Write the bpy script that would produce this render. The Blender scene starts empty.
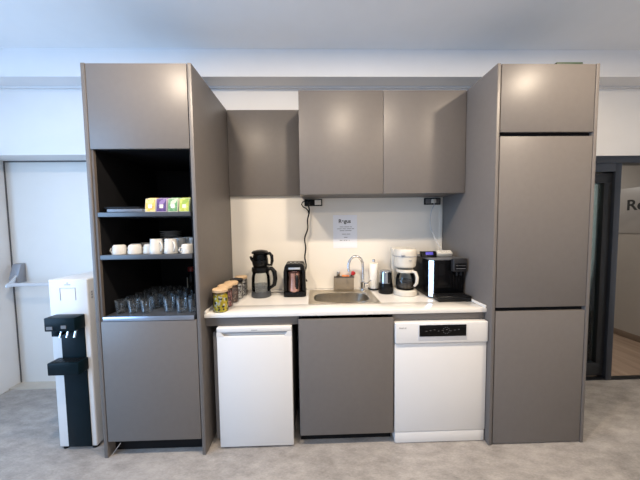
import bpy, bmesh, math, random
from mathutils import Vector, Matrix
random.seed(7)
C = bpy.context.scene
COL = C.collection

# ---------------------------------------------------------------- camera
F_PX, PITCH, YAW, ROLL, EYE = 258.1, math.radians(3.207), math.radians(1.363), math.radians(-0.746), 1.435
cam_d = bpy.data.cameras.new('camera')
cam_d.sensor_fit = 'HORIZONTAL'; cam_d.sensor_width = 36.0
cam_d.lens = 36.0 * F_PX / 640.0; cam_d.clip_start = 0.02
cam = bpy.data.objects.new('camera', cam_d); COL.objects.link(cam)
def cam_dir(a, b, d):
    y = d*math.cos(PITCH) + b*math.sin(PITCH); z = b*math.cos(PITCH) - d*math.sin(PITCH)
    return Vector((a*math.cos(YAW) + y*math.sin(YAW), -a*math.sin(YAW) + y*math.cos(YAW), z))
cr, sr = math.cos(ROLL), math.sin(ROLL)
right, up, fwd = cam_dir(cr, sr, 0), cam_dir(-sr, cr, 0), cam_dir(0, 0, 1)
cam.matrix_world = Matrix(((right.x, up.x, -fwd.x, 0), (right.y, up.y, -fwd.y, 0), (right.z, up.z, -fwd.z, EYE), (0, 0, 0, 1)))
C.camera = cam

# ---------------------------------------------------------------- light and exposure
C.view_settings.view_transform = 'Standard'
C.view_settings.look = 'None'
C.view_settings.gamma = 1.0
C.view_settings.use_curve_mapping = False
C.view_settings.exposure = 0.46
w = bpy.data.worlds.new('sky'); C.world = w; w.use_nodes = True
w.node_tree.nodes['Background'].inputs[0].default_value = (0.55, 0.72, 1.0, 1)
w.node_tree.nodes['Background'].inputs[1].default_value = 1.0
def area(name, loc, target, sx, sy, power, color, shape='RECTANGLE', spread=180):
    l = bpy.data.lights.new(name, 'AREA'); l.shape = shape; l.size = sx
    if shape in ('RECTANGLE', 'ELLIPSE'): l.size_y = sy
    l.energy = power; l.color = color; l.spread = math.radians(spread)
    o = bpy.data.objects.new(name, l); COL.objects.link(o)
    o.location = loc
    o.rotation_euler = (Vector(target) - Vector(loc)).to_track_quat('-Z', 'Y').to_euler()
    return o
area('window_daylight', (-3.22, 0.0, 1.45), (0, 0.0, 1.45), 1.9, 2.1, 76, (0.34, 0.61, 1.0))
WARM = (1.0, 0.83, 0.64)
for x in (-0.85, 0.33, 1.7):
    area('downlight', (x, 0.84, 2.772), (x, 0.84, 0), 0.12, 0.12, 25, WARM, 'DISK')
for x in (0.3, 1.6, 2.9):
    area('downlight', (x, -1.3, 2.772), (x, -1.3, 0), 0.2, 0.2, 16, WARM, 'DISK')  # unseen lamps added behind the camera to brighten floor and cabinet fronts
area('corridor_downlight', (3.1, 3.7, 2.38), (3.1, 3.7, 0), 0.2, 0.2, 10, (1.0, 0.93, 0.85), 'DISK')

# ---------------------------------------------------------------- materials
def mat(name, col, rough=0.5, metal=0.0, vary=0.0, vscale=8.0, bump=0.0, bscale=60.0, spec=0.5, col2=None, stretch=(1, 1, 1), emit=None):
    m = bpy.data.materials.new(name); m.use_nodes = True
    nt = m.node_tree; b = nt.nodes['Principled BSDF']
    b.inputs['Roughness'].default_value = rough; b.inputs['Metallic'].default_value = metal
    b.inputs['Specular IOR Level'].default_value = spec
    tc = nt.nodes.new('ShaderNodeTexCoord'); mp = nt.nodes.new('ShaderNodeMapping')
    mp.inputs['Scale'].default_value = stretch
    nt.links.new(tc.outputs['Object'], mp.inputs['Vector'])
    n = nt.nodes.new('ShaderNodeTexNoise'); n.inputs['Scale'].default_value = vscale; n.inputs['Detail'].default_value = 5
    nt.links.new(mp.outputs[0], n.inputs['Vector'])
    r = nt.nodes.new('ShaderNodeValToRGB'); r.color_ramp.elements[0].position = .3; r.color_ramp.elements[1].position = .7
    c2 = col2 or tuple(min(1, c*(1+vary)) for c in col)
    c1 = col if col2 else tuple(c*(1-vary) for c in col)
    r.color_ramp.elements[0].color = (*c1, 1); r.color_ramp.elements[1].color = (*c2, 1)
    nt.links.new(n.outputs['Fac'], r.inputs[0]); nt.links.new(r.outputs[0], b.inputs['Base Color'])
    if bump:
        n2 = nt.nodes.new('ShaderNodeTexNoise'); n2.inputs['Scale'].default_value = bscale
        nt.links.new(mp.outputs[0], n2.inputs['Vector'])
        bp = nt.nodes.new('ShaderNodeBump'); bp.inputs['Strength'].default_value = bump; bp.inputs['Distance'].default_value = .004
        nt.links.new(n2.outputs['Fac'], bp.inputs['Height']); nt.links.new(bp.outputs[0], b.inputs['Normal'])
    if emit:
        b.inputs['Emission Color'].default_value = (*emit[0], 1); b.inputs['Emission Strength'].default_value = emit[1]
    return m
def glass(name, tint=(.95, .97, .97), refl=0.3, painted_glint=0.0):
    m = bpy.data.materials.new(name); m.use_nodes = True; nt = m.node_tree
    for n in list(nt.nodes):
        if n.type != 'OUTPUT_MATERIAL': nt.nodes.remove(n)
    out = nt.nodes['Material Output']
    t = nt.nodes.new('ShaderNodeBsdfTransparent'); t.inputs[0].default_value = (*tint, 1)
    g = nt.nodes.new('ShaderNodeBsdfGlossy'); g.inputs['Roughness'].default_value = .04
    lw = nt.nodes.new('ShaderNodeLayerWeight'); lw.inputs[0].default_value = refl
    mx = nt.nodes.new('ShaderNodeMixShader')
    nt.links.new(lw.outputs['Fresnel'], mx.inputs[0]); nt.links.new(t.outputs[0], mx.inputs[1]); nt.links.new(g.outputs[0], mx.inputs[2])
    last = mx
    if painted_glint:
        df = nt.nodes.new('ShaderNodeBsdfDiffuse'); df.inputs[0].default_value = (.62, .74, .85, 1)  # pale blue diffuse painted on the rims, standing in for bright glass edges
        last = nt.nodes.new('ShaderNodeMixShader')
        cl = nt.nodes.new('ShaderNodeMath'); cl.operation = 'MULTIPLY'; cl.inputs[1].default_value = painted_glint
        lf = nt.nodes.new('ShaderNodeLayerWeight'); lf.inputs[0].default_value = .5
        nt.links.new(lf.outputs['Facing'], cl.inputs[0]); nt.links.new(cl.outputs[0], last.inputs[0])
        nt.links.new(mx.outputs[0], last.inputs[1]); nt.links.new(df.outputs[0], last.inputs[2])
    nt.links.new(last.outputs[0], out.inputs[0])
    return m
def voro(name, cols, scale, rough=.5):
    m = bpy.data.materials.new(name); m.use_nodes = True; nt = m.node_tree; b = nt.nodes['Principled BSDF']
    b.inputs['Roughness'].default_value = rough
    tc = nt.nodes.new('ShaderNodeTexCoord'); v = nt.nodes.new('ShaderNodeTexVoronoi'); v.inputs['Scale'].default_value = scale
    nt.links.new(tc.outputs['Object'], v.inputs['Vector'])
    sp = nt.nodes.new('ShaderNodeSeparateColor'); nt.links.new(v.outputs['Color'], sp.inputs[0])
    r = nt.nodes.new('ShaderNodeValToRGB'); r.color_ramp.interpolation = 'CONSTANT'
    e = r.color_ramp.elements
    e[0].position = 0; e[0].color = (*cols[0], 1); e[1].position = 1/len(cols); e[1].color = (*cols[1], 1)
    for i, c in enumerate(cols[2:], 2): x = e.new(i/len(cols)); x.color = (*c, 1)
    nt.links.new(sp.outputs[0], r.inputs[0]); nt.links.new(r.outputs[0], b.inputs['Base Color'])
    return m
def floor_mat():
    m = bpy.data.materials.new('concrete look vinyl'); m.use_nodes = True; nt = m.node_tree; b = nt.nodes['Principled BSDF']
    b.inputs['Roughness'].default_value = .42
    tc = nt.nodes.new('ShaderNodeTexCoord'); mp = nt.nodes.new('ShaderNodeMapping')
    mp.inputs['Rotation'].default_value = (0, 0, .6); mp.inputs['Scale'].default_value = (1, 2.2, 1)
    nt.links.new(tc.outputs['Object'], mp.inputs[0])
    outs = []
    for s, d in ((1.6, 6), (9, 8), (60, 4)):
        n = nt.nodes.new('ShaderNodeTexNoise'); n.inputs['Scale'].default_value = s; n.inputs['Detail'].default_value = d
        n.inputs['Roughness'].default_value = .65; nt.links.new(mp.outputs[0], n.inputs['Vector']); outs.append(n.outputs['Fac'])
    a = nt.nodes.new('ShaderNodeMath'); a.operation = 'ADD'; nt.links.new(outs[0], a.inputs[0]); nt.links.new(outs[1], a.inputs[1])
    a2 = nt.nodes.new('ShaderNodeMath'); a2.operation = 'MULTIPLY_ADD'; a2.inputs[1].default_value = .55
    nt.links.new(outs[2], a2.inputs[0]); nt.links.new(a.outputs[0], a2.inputs[2])
    r = nt.nodes.new('ShaderNodeValToRGB'); e = r.color_ramp.elements
    sc = nt.nodes.new('ShaderNodeMath'); sc.operation = 'MULTIPLY'; sc.inputs[1].default_value = .392
    nt.links.new(a2.outputs[0], sc.inputs[0])
    e[0].position = .34; e[0].color = (.15, .138, .128, 1); e[1].position = .64; e[1].color = (.42, .39, .365, 1)
    nt.links.new(sc.outputs[0], r.inputs[0]); nt.links.new(r.outputs[0], b.inputs['Base Color'])
    return m
def wood_mat(name, c1, c2, scale=1.0, plank=True):
    m = bpy.data.materials.new(name); m.use_nodes = True; nt = m.node_tree; b = nt.nodes['Principled BSDF']
    b.inputs['Roughness'].default_value = .5
    tc = nt.nodes.new('ShaderNodeTexCoord'); mp = nt.nodes.new('ShaderNodeMapping'); mp.inputs['Scale'].default_value = (8*scale, 1.0*scale, 8*scale)
    nt.links.new(tc.outputs['Object'], mp.inputs[0])
    n = nt.nodes.new('ShaderNodeTexNoise'); n.inputs['Scale'].default_value = 2.0; n.inputs['Detail'].default_value = 6
    nt.links.new(mp.outputs[0], n.inputs['Vector'])
    r = nt.nodes.new('ShaderNodeValToRGB'); e = r.color_ramp.elements
    e[0].position = .3; e[0].color = (*c1, 1); e[1].position = .7; e[1].color = (*c2, 1)
    nt.links.new(n.outputs['Fac'], r.inputs[0]); nt.links.new(r.outputs[0], b.inputs['Base Color'])
    return m
M = dict(
    wall=mat('white wall paint', (.77, .77, .77), .8, vary=.01, bump=.05, bscale=150),
    bulk=mat('white bulkhead paint', (.76, .76, .77), .8, vary=.01),
    ceil=mat('matt ceiling paint', (.88, .88, .88), .9, vary=.01, bump=.05, bscale=120),
    splash=mat('cream splashback', (.74, .70, .63), .42, vary=.015, vscale=3),
    floor=floor_mat(),
    door=mat('pale door lacquer', (.74, .73, .70), .5, vary=.01),
    frame=mat('anthracite frame', (.018, .023, .034), .35, metal=.1, vary=.1),
    gasket=mat('black door frame', (.008, .009, .011), .4, vary=.1, spec=.3),
    cab=mat('taupe matt laminate', (.130, .117, .109), .43, vary=.03, vscale=30, bump=.02, bscale=300, spec=.45),
    edge=mat('laminate edge', (.15, .135, .125), .45, vary=.02),
    carc=mat('anthracite carcass', (.008, .008, .009), .6, vary=.1, spec=.1),
    shelf=mat('anthracite shelf', (.045, .05, .06), .35, vary=.05),
    dark=mat('dark recess', (.008, .008, .009), .8, vary=.1, spec=.1),
    brown=mat('dark brown carcass edge', (.085, .07, .06), .5, vary=.08),
    quartz=mat('white composite', (.70, .68, .65), .16, vary=.012, vscale=14),
    white=mat('white enamel', (.64, .63, .62), .3, vary=.006),
    whiteplastic=mat('white plastic', (.56, .525, .46), .35, vary=.01),
    cream=mat('off white plastic', (.74, .70, .62), .4, vary=.01),
    greybody=mat('grey fridge shell', (.17, .17, .18), .45, vary=.03),
    seam=mat('shadow gap', (.10, .10, .105), .6, vary=.05),
    steel=mat('brushed steel', (.50, .455, .38), .28, metal=1.0, vary=.06, vscale=40, stretch=(1, 12, 1)),
    chrome=mat('chrome', (.78, .78, .79), .1, metal=1.0, vary=.02),
    satin=mat('satin metal trim', (.80, .82, .86), .22, metal=1.0, vary=.02),
    black=mat('black plastic', (.005, .005, .0055), .25, vary=.1, spec=.2),
    blackmat=mat('matt black plastic', (.008, .008, .009), .5, vary=.1, spec=.15),
    navy=mat('blue black plastic', (.003, .009, .013), .35, vary=.1, spec=.08),
    piano=mat('gloss black', (.003, .003, .0035), .14, vary=.1, spec=.14),
    greytrim=mat('grey plastic', (.12, .12, .125), .4, vary=.05),
    copper=mat('rose copper', (.62, .36, .30), .24, metal=.9, vary=.05),
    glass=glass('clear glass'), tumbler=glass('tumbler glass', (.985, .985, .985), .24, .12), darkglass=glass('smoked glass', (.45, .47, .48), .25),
    pane=glass('door glass', (.72, .86, .86), .25),
    water=glass('water in kettle', (.62, .65, .70), .2),
    coffee=mat('coffee', (.02, .012, .008), .1, vary=.1),
    porcelain=mat('white porcelain', (.60, .585, .55), .25, vary=.01),
    saucer=mat('stoneware', (.62, .61, .59), .35, vary=.02),
    woodlid=wood_mat('beech lid', (.50, .34, .19), (.66, .48, .30), 12),
    paper=mat('printer paper', (.74, .75, .79), .8, vary=.01),
    ink=mat('black ink', (.02, .02, .02), .7, vary=.05),
    inkgrey=mat('grey print', (.30, .30, .31), .7, vary=.05),
    taupe=mat('taupe box card', (.22, .18, .13), .6, vary=.06, vscale=30),
    orange=mat('orange sponge', (.75, .22, .06), .9, vary=.15, vscale=120),
    red=mat('red plastic', (.45, .02, .02), .35, vary=.05),
    darkred=mat('dark red cap', (.22, .02, .015), .4, vary=.05),
    towel=mat('paper towel', (.86, .82, .74), .9, vary=.02, bump=.2, bscale=90),
    screen=mat('blue display', (.06, .05, .30), .3, vary=.3, vscale=60, emit=((.10, .08, .55), .35)),
    green=mat('green card box', (.012, .035, .012), .6, vary=.2),
    planks=wood_mat('brown corridor planks', (.22, .155, .115), (.34, .255, .19), 1.0),
    corrwall=mat('beige corridor paint', (.34, .31, .28), .8, vary=.02),
    skirt=mat('dark skirting', (.16, .12, .09), .5, vary=.05),
    teal=mat('pale teal panel', (.62, .80, .80), .4, vary=.03),
    plate=mat('pale grey sign plate', (.36, .335, .315), .4, vary=.02),
    threshold=mat('stone threshold', (.48, .44, .38), .5, vary=.06),
    yl=voro('yellow tea print', [(.62, .42, .08), (.62, .50, .22), (.55, .28, .05), (.60, .48, .2)], 60),
    pu=voro('purple tea print', [(.06, .03, .12), (.10, .04, .18), (.22, .14, .3)], 60),
    gr=voro('green tea print', [(.10, .24, .09), (.18, .32, .15), (.45, .52, .36)], 60),
    lm=voro('lime tea print', [(.38, .42, .05), (.45, .48, .12), (.25, .36, .05)], 60),
    cardw=mat('white card', (.58, .54, .46), .6, vary=.03),
    lilac=mat('lilac card', (.50, .43, .50), .6, vary=.03),
    mint=mat('mint card', (.46, .54, .34), .6, vary=.03),
    jar_a=voro('yellow wrapped sweets', [(.85, .70, .04), (.80, .62, .02), (.85, .84, .78), (.03, .03, .03), (.86, .74, .08), (.75, .55, .02)], 85, .4),
    jar_b=voro('pink sachets', [(.45, .20, .18), (.35, .14, .13), (.55, .36, .32), (.12, .06, .06)], 80, .5),
    jar_c=voro('grey and white sachets', [(.62, .60, .58), (.25, .22, .22), (.75, .73, .70), (.10, .09, .10)], 90, .5),
    jar_d=voro('brown sachets', [(.22, .14, .11), (.40, .30, .26), (.14, .1, .09)], 90, .5),
)

# ---------------------------------------------------------------- helpers
ORG = {}
class MB:
    def __init__(s): s.bm = bmesh.new(); s.xf = None
    def _new(s, verts):
        if s.xf is not None: bmesh.ops.transform(s.bm, matrix=s.xf, verts=verts)
    def box(s, x0, x1, y0, y1, z0, z1, bev=0.0, seg=2):
        m = Matrix.Translation(((x0+x1)/2, (y0+y1)/2, (z0+z1)/2)) @ Matrix.Diagonal((abs(x1-x0), abs(y1-y0), abs(z1-z0), 1))
        t = bmesh.new(); bmesh.ops.create_cube(t, size=1, matrix=m)
        if bev: bmesh.ops.bevel(t, geom=t.edges[:], offset=bev, segments=seg, affect='EDGES', profile=.5)
        return s.merge(t)
    def merge(s, t):
        mp = {}
        for v in t.verts: mp[v] = s.bm.verts.new((s.xf @ v.co) if s.xf is not None else v.co)
        for f in t.faces:
            try: s.bm.faces.new([mp[v] for v in f.verts])
            except ValueError: pass
        t.free(); return s
    def lathe(s, cx, cy, prof, n=32):
        """prof: list of (r, z) from bottom to top; closed at the ends when r is 0"""
        t = bmesh.new(); rings = []
        for r, z in prof:
            if r < 1e-6: rings.append([t.verts.new((cx, cy, z))])
            else: rings.append([t.verts.new((cx+r*math.cos(2*math.pi*i/n), cy+r*math.sin(2*math.pi*i/n), z)) for i in range(n)])
        for a, b in zip(rings, rings[1:]):
            for i in range(n):
                j = (i+1) % n
                if len(a) == 1 and len(b) == 1: continue
                if len(a) == 1: t.faces.new((a[0], b[j], b[i]))
                elif len(b) == 1: t.faces.new((a[i], a[j], b[0]))
                else: t.faces.new((a[i], a[j], b[j], b[i]))
        bmesh.ops.recalc_face_normals(t, faces=t.faces[:])
        return s.merge(t)
    def cyl(s, cx, cy, z0, z1, r, bev=0.002, n=32):
        b = min(bev, r*.4, (z1-z0)*.4)
        return s.lathe(cx, cy, [(0, z0), (r-b, z0), (r, z0+b), (r, z1-b), (r-b, z1), (0, z1)], n)
    def tube(s, pts, r, n=12, flat=1.0):
        pts = [Vector(p) for p in pts]; t = bmesh.new(); rings = []
        prev = None
        for i, p in enumerate(pts):
            d = (pts[min(i+1, len(pts)-1)] - pts[max(i-1, 0)]).normalized()
            if prev is None: u = d.orthogonal().normalized()
            else: u = (prev - d*prev.dot(d)).normalized()
            prev = u; v = d.cross(u)
            rr = r[i] if isinstance(r, (list, tuple)) else r
            rings.append([t.verts.new(p + u*rr*math.cos(2*math.pi*k/n) + v*rr*flat*math.sin(2*math.pi*k/n)) for k in range(n)])
        for a, b in zip(rings, rings[1:]):
            for k in range(n): t.faces.new((a[k], a[(k+1) % n], b[(k+1) % n], b[k]))
        t.faces.new(rings[0][::-1]); t.faces.new(rings[-1])
        bmesh.ops.recalc_face_normals(t, faces=t.faces[:])
        return s.merge(t)
    def prism(s, poly, axis, a0, a1, bev=0.0):
        """poly in the two other axes (x: (y,z); y: (x,z); z: (x,y))"""
        t = bmesh.new()
        def P(p, a): return {'x': (a, p[0], p[1]), 'y': (p[0], a, p[1]), 'z': (p[0], p[1], a)}[axis]
        A = [t.verts.new(P(p, a0)) for p in poly]; B = [t.verts.new(P(p, a1)) for p in poly]
        t.faces.new(A); t.faces.new(B[::-1])
        for i in range(len(poly)):
            j = (i+1) % len(poly); t.faces.new((A[i], B[i], B[j], A[j]))
        bmesh.ops.recalc_face_normals(t, faces=t.faces[:])
        if bev: bmesh.ops.bevel(t, geom=t.edges[:], offset=bev, segments=2, affect='EDGES', profile=.5)
        return s.merge(t)
    def build(s, name, m, parent=None, origin=None):
        o0 = Vector(ORG[parent.name]) if parent else Vector(origin or (0, 0, 0))
        bmesh.ops.translate(s.bm, vec=-o0, verts=s.bm.verts[:])
        me = bpy.data.meshes.new(name); s.bm.to_mesh(me); s.bm.free()
        for p in me.polygons: p.use_smooth = True
        me.set_sharp_from_angle(angle=math.radians(35))
        me.materials.append(M[m] if isinstance(m, str) else m)
        o = bpy.data.objects.new(name, me); COL.objects.link(o)
        if parent: o.parent = parent
        else: o.location = o0
        ORG[o.name] = tuple(o0); return o
def arc(cx, cy, cz, r, a0, a1, plane='xz', n=14, rz=None):
    out = []
    for i in range(n+1):
        a = math.radians(a0 + (a1-a0)*i/n); u = r*math.cos(a); v = (rz or r)*math.sin(a)
        out.append((cx+u, cy, cz+v) if plane == 'xz' else (cx, cy+u, cz+v) if plane == 'yz' else (cx+u, cy+v, cz))
    return out
def tag(o, label, cat, group=None):
    o['label'] = label; o['category'] = cat
    if group: o['group'] = group
    return o
def thing(name, label, cat, loc, group=None):
    o = bpy.data.objects.new(name, None); COL.objects.link(o); o.location = loc; o.empty_display_size = .05
    ORG[o.name] = tuple(loc); return tag(o, label, cat, group)
def struct(o): o['kind'] = 'structure'; return o
def one(name, mb, m, label, cat, origin, group=None): return tag(mb.build(name, m, None, origin), label, cat, group)
def kids(o): return [c for c in bpy.data.objects if c.parent == o]
def dup(root, loc, label, rotz=None, group=None):
    r = root.copy(); COL.objects.link(r); r.location = loc; r['label'] = label
    if group: r['group'] = group
    if rotz is not None: r.rotation_euler.z = rotz
    for ch in kids(root):
        c = ch.copy(); COL.objects.link(c); c.parent = r
        for g in kids(ch):
            d = g.copy(); COL.objects.link(d); d.parent = c
    return r
def lettering(name, body, size, m, parent, loc, rot, depth=.0006, bold=0.0, shear=0.0):
    cu = bpy.data.curves.new(name, 'FONT'); cu.body = body; cu.size = size; cu.extrude = depth; cu.offset = bold; cu.shear = shear
    cu.align_x = 'LEFT'; t = bpy.data.objects.new('tmp_text', cu); COL.objects.link(t)
    dg = bpy.context.evaluated_depsgraph_get(); me = bpy.data.meshes.new_from_object(t.evaluated_get(dg)); me.name = name
    bpy.data.objects.remove(t); bpy.data.curves.remove(cu)
    me.transform(Matrix.Translation(Vector(loc)-Vector(ORG[parent.name])) @ rot)
    me.materials.clear(); me.materials.append(M[m])
    o = bpy.data.objects.new(name, me); COL.objects.link(o); o.parent = parent; ORG[o.name] = ORG[parent.name]
    return o
FACE = Matrix.Rotation(math.radians(90), 4, 'X')        # lettering that faces -y

# ---------------------------------------------------------------- dimensions
D = 1.5675           # front plane of the tall units
YW = 2.209           # kitchen wall
YU = 1.872           # front of the wall cupboards
H = 2.386            # top of the cupboards
ZC = 0.889           # worktop
CEIL = 2.782
L0, L1, R0, R1 = -1.327, -0.698, 1.110, 1.736

# ---------------------------------------------------------------- the room
b = MB(); b.box(-3.4, 4.6, -3.2, YW, -.08, 0)
b.box(-2.75, -1.62, YW, 2.30, -.08, 0); struct(b.build('floor', 'floor'))
b = MB(); b.box(-3.4, 4.6, -3.2, YW+.3, CEIL, CEIL+.08); struct(b.build('ceiling', 'ceil'))
b = MB()
for x0, x1, z0, z1 in ((-3.4, -2.75, 0, CEIL), (-2.75, -1.62, 2.043, CEIL), (-1.62, 1.85, 0, CEIL), (1.85, 3.70, 2.003, CEIL), (3.70, 4.6, 0, CEIL)):
    b.box(x0, x1, YW, YW+.26, z0, z1)
struct(b.build('wall_back', 'wall'))
b = MB(); b.box(-3.3, 4.5, 2.05, YW, 2.577, CEIL); struct(b.build('ceiling_bulkhead', 'bulk'))
b = MB(); b.box(-3.3, 4.5, YW-.022, YW, 2.566, 2.577); struct(b.build('trim_1', 'bulk'))
b = MB()
for y0, y1, z0, z1 in ((-3.2, -1.0, 0, CEIL), (1.0, YW, 0, CEIL), (-1.0, 1.0, 0, .35), (-1.0, 1.0, 2.55, CEIL)):
    b.box(-3.4, -3.3, y0, y1, z0, z1)
struct(b.build('wall_left', 'wall'))
wf = MB(); wf.box(-3.36, -3.30, -1.0, -.94, .35, 2.55); wf.box(-3.36, -3.30, .94, 1.0, .35, 2.55); wf.box(-3.36, -3.30, -.94, .94, .35, .41); wf.box(-3.36, -3.30, -.94, .94, 2.49, 2.55)
struct(wf.build('window_1', 'white'))
b = MB(); b.box(4.5, 4.6, -3.2, YW, 0, CEIL); struct(b.build('wall_right', 'wall'))
b = MB(); b.box(-3.4, 4.6, -3.3, -3.2, 0, CEIL); struct(b.build('wall_front', 'wall'))
b = MB(); b.box(-2.75, -1.62, 2.30, 2.40, -.08, .012); struct(b.build('trim_2', 'threshold'))
# splashback of the kitchen niche
b = MB(); b.box(L1+.001, R0-.001, YW-.006, YW-.0005, ZC+.002, 1.70); b.box(R0-.03, R0-.002, YW-.009, YW-.0005, ZC+.002, 1.66, .001)
struct(b.build('wall_backsplash', 'splash'))
# door in the recess beside the dispenser
b = MB(); b.box(-2.745, -1.625, 2.40, 2.445, .008, 2.040, .002); dr = b.build('door_1', 'door', None, (-2.17, 2.4, 0)); struct(dr)
b = MB(); b.box(-2.749, -2.741, 2.394, 2.40, .012, 2.042); b.box(-1.629, -1.621, 2.394, 2.40, .012, 2.042); b.box(-2.741, -1.629, 2.394, 2.40, 2.032, 2.042)
b.build('door_stop', 'seam', dr)
b = MB(); b.prism([(2.40, 1.13), (2.362, 1.125), (2.325, 1.0), (2.325, .96), (2.40, .96)], 'x', -2.702, -2.628, .004); pb = b.build('panic_bracket', 'greytrim', dr)
pb.data.materials[0] = mat('grey metal bracket', (.30, .31, .34), .4, metal=.4, vary=.03)
b = MB(); b.prism([(2.345, 1.03), (2.325, 1.03), (2.245, .955), (2.245, .935), (2.29, .935)], 'x', -2.648, -2.634, .003); b.build('panic_arm', 'satin', dr)
b = MB(); b.box(-2.645, -1.70, 2.247, 2.275, .944, .974, .008, 3); b.build('panic_bar', mat('painted bar', (.55, .56, .58), .35, vary=.02), dr)
b = MB(); b.prism([(2.345, 1.03), (2.325, 1.03), (2.245, .955), (2.245, .935), (2.29, .935)], 'x', -1.71, -1.695, .003); b.build('panic_arm', 'satin', dr)
# glazed front of the corridor
b = MB(); b.box(1.85, 3.70, YW-.012, YW+.10, 1.942, 2.003, .002); b.box(2.622, 2.676, YW-.008, YW+.10, 0, 1.942, .002); b.box(1.85, 2.622, YW-.008, YW+.10, 1.868, 1.942, .002)
b.box(3.62, 3.70, YW-.008, YW+.10, 0, 1.942, .002); b.box(1.85, 1.90, YW-.008, YW+.10, 0, 1.868, .002); struct(b.build('trim_3', 'frame'))
b = MB(); b.box(1.905, 2.618, YW+.012, YW+.06, 1.775, 1.862, .002); b.box(1.905, 2.618, YW+.012, YW+.06, .035, .155, .002)
b.box(1.905, 1.98, YW+.012, YW+.06, .155, 1.775, .002); b.box(2.548, 2.618, YW+.012, YW+.06, .155, 1.775, .002)
d2 = b.build('door_2', 'gasket', None, (2.26, YW+.03, 0)); struct(d2)
b = MB(); b.box(1.978, 2.55, YW+.030, YW+.038, .153, 1.777); b.build('pane', 'pane', d2)
b = MB(); b.box(1.85, 3.70, YW-.005, YW+.04, 0, .012, .002); struct(b.build('trim_4', 'gasket'))
b = MB(); b.box(1.5, 3.95, YW+.0, 6.0, -.08, 0.0); struct(b.build('floor_corridor', 'planks'))
b = MB(); b.box(3.85, 3.95, YW+.26, 6.0, 0, 2.4); struct(b.build('wall_corridor_side', 'corrwall'))
b = MB(); b.box(1.4, 3.95, 6.0, 6.1, 0, 2.4); struct(b.build('wall_corridor_end', 'corrwall'))
b = MB(); b.box(1.4, 1.5, YW+.26, 6.0, 0, 2.4); struct(b.build('wall_corridor_inner', 'corrwall'))
b = MB(); b.box(1.4, 3.95, YW+.26, 6.1, 2.4, 2.46); struct(b.build('ceiling_corridor', 'corrwall'))
b = MB(); b.box(3.838, 3.85, YW+.262, 6.0, 0, .075, .002); struct(b.build('baseboard_corridor', 'skirt'))
b = MB(); b.box(3.835, 3.85, 3.52, 4.5, .08, 2.0, .003); gd = b.build('door_3', 'gasket', None, (3.84, 4, 0)); struct(gd)
b = MB(); b.box(3.829, 3.8355, 3.62, 3.95, .95, 1.9); b.box(3.829, 3.8355, 4.02, 4.4, .95, 1.9); b.box(3.829, 3.8355, 3.62, 4.4, .45, .85); b.build('pane', 'teal', gd)
# company sign in the corridor
sg = thing('corridor_sign', 'pale sign plate with bold black lettering on the corridor wall beyond the doorway', 'sign', (3.848, 3.0, 1.29))
b = MB(); b.box(3.842, 3.849, 2.62, 3.265, 1.29, 1.84, .001); b.build('plate', 'plate', sg)
R_SIDE = Matrix.Rotation(math.radians(-90), 4, 'Z') @ FACE
lettering('lettering', 'Regus', .175, 'ink', sg, (3.8415, 3.095, 1.575), R_SIDE, .0006, .004)
for y, z in ((3.225, 1.80), (3.235, 1.325), (2.66, 1.80), (2.66, 1.325)):
    b = MB(); b.xf = Matrix.Translation((3.842, y, z)) @ Matrix.Rotation(math.radians(-90), 4, 'Y'); b.cyl(0, 0, 0, .004, .009, .001, 16); b.build('screw', 'greytrim', sg)

# ---------------------------------------------------------------- tall open cupboard
t = thing('tall_cupboard', 'tall grey cupboard with a black open shelf niche, beside the water dispenser', 'cupboard', ((L0+L1)/2, D, 0))
for x0, x1 in ((L0, L0+.023), (L1-.023, L1)):
    b = MB(); b.box(x0, x1, D, YW-.002, 0, H, .0015); b.build('side_panel', 'cab', t)
b = MB(); b.box(-1.302, -1.287, D+.006, YW-.01, .10, H-.001, .001); b.build('carcass_side', 'brown', t)
b = MB(); b.box(-.738, -.7225, D+.02, YW-.01, .10, H-.001, .001); b.box(-1.2868, -.7382, YW-.03, YW-.01, .10, H-.001)
b.box(-1.2865, -.7385, D+.021, YW-.03, 1.897, 1.915); b.box(-1.2865, -.7385, D+.021, YW-.03, H-.02, H-.001); b.box(-1.2865, -.7385, D+.021, YW-.03, .10, .118); b.build('carcass', 'carc', t)
b = MB(); b.box(-1.2868, -1.2845, D+.022, YW-.03, .898, 1.897); b.build('niche_lining', 'carc', t)
b = MB(); b.box(-1.299, -.7255, D, D+.019, 1.899, H-.003, .0015); b.build('door', 'cab', t)
b = MB(); b.box(-1.299, -.7255, D, D+.019, .106, .868, .0015); b.build('door', 'cab', t)
for z0, z1 in ((1.503, 1.529), (1.246, 1.273), (.872, .897)):
    b = MB(); b.box(-1.284, -.7385, D+.005 if z0 > 1 else D+.001, YW-.031, z0, z1, .0015); b.build('shelf', 'shelf', t)
b = MB(); b.box(-1.3035, -.7215, D+.06, D+.075, 0.002, .10); b.build('plinth', 'carc', t)
b = MB(); b.box(-1.284, -.7385, D-.003, D+.0008, .871, .898, .0015); b.build('shelf_glint_strip', mat('blue reflection strip', (.42, .46, .54), .3, metal=1.0, vary=.1, vscale=4), t)  # added metal strip; pale blue tint stands in for daylight on the shelf edge
b = MB(); b.tube([(-1.296, D+.018, .004), (-1.262, D+.05, .055)], .003, 8); b.build('plinth_clip', 'satin', t)

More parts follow.
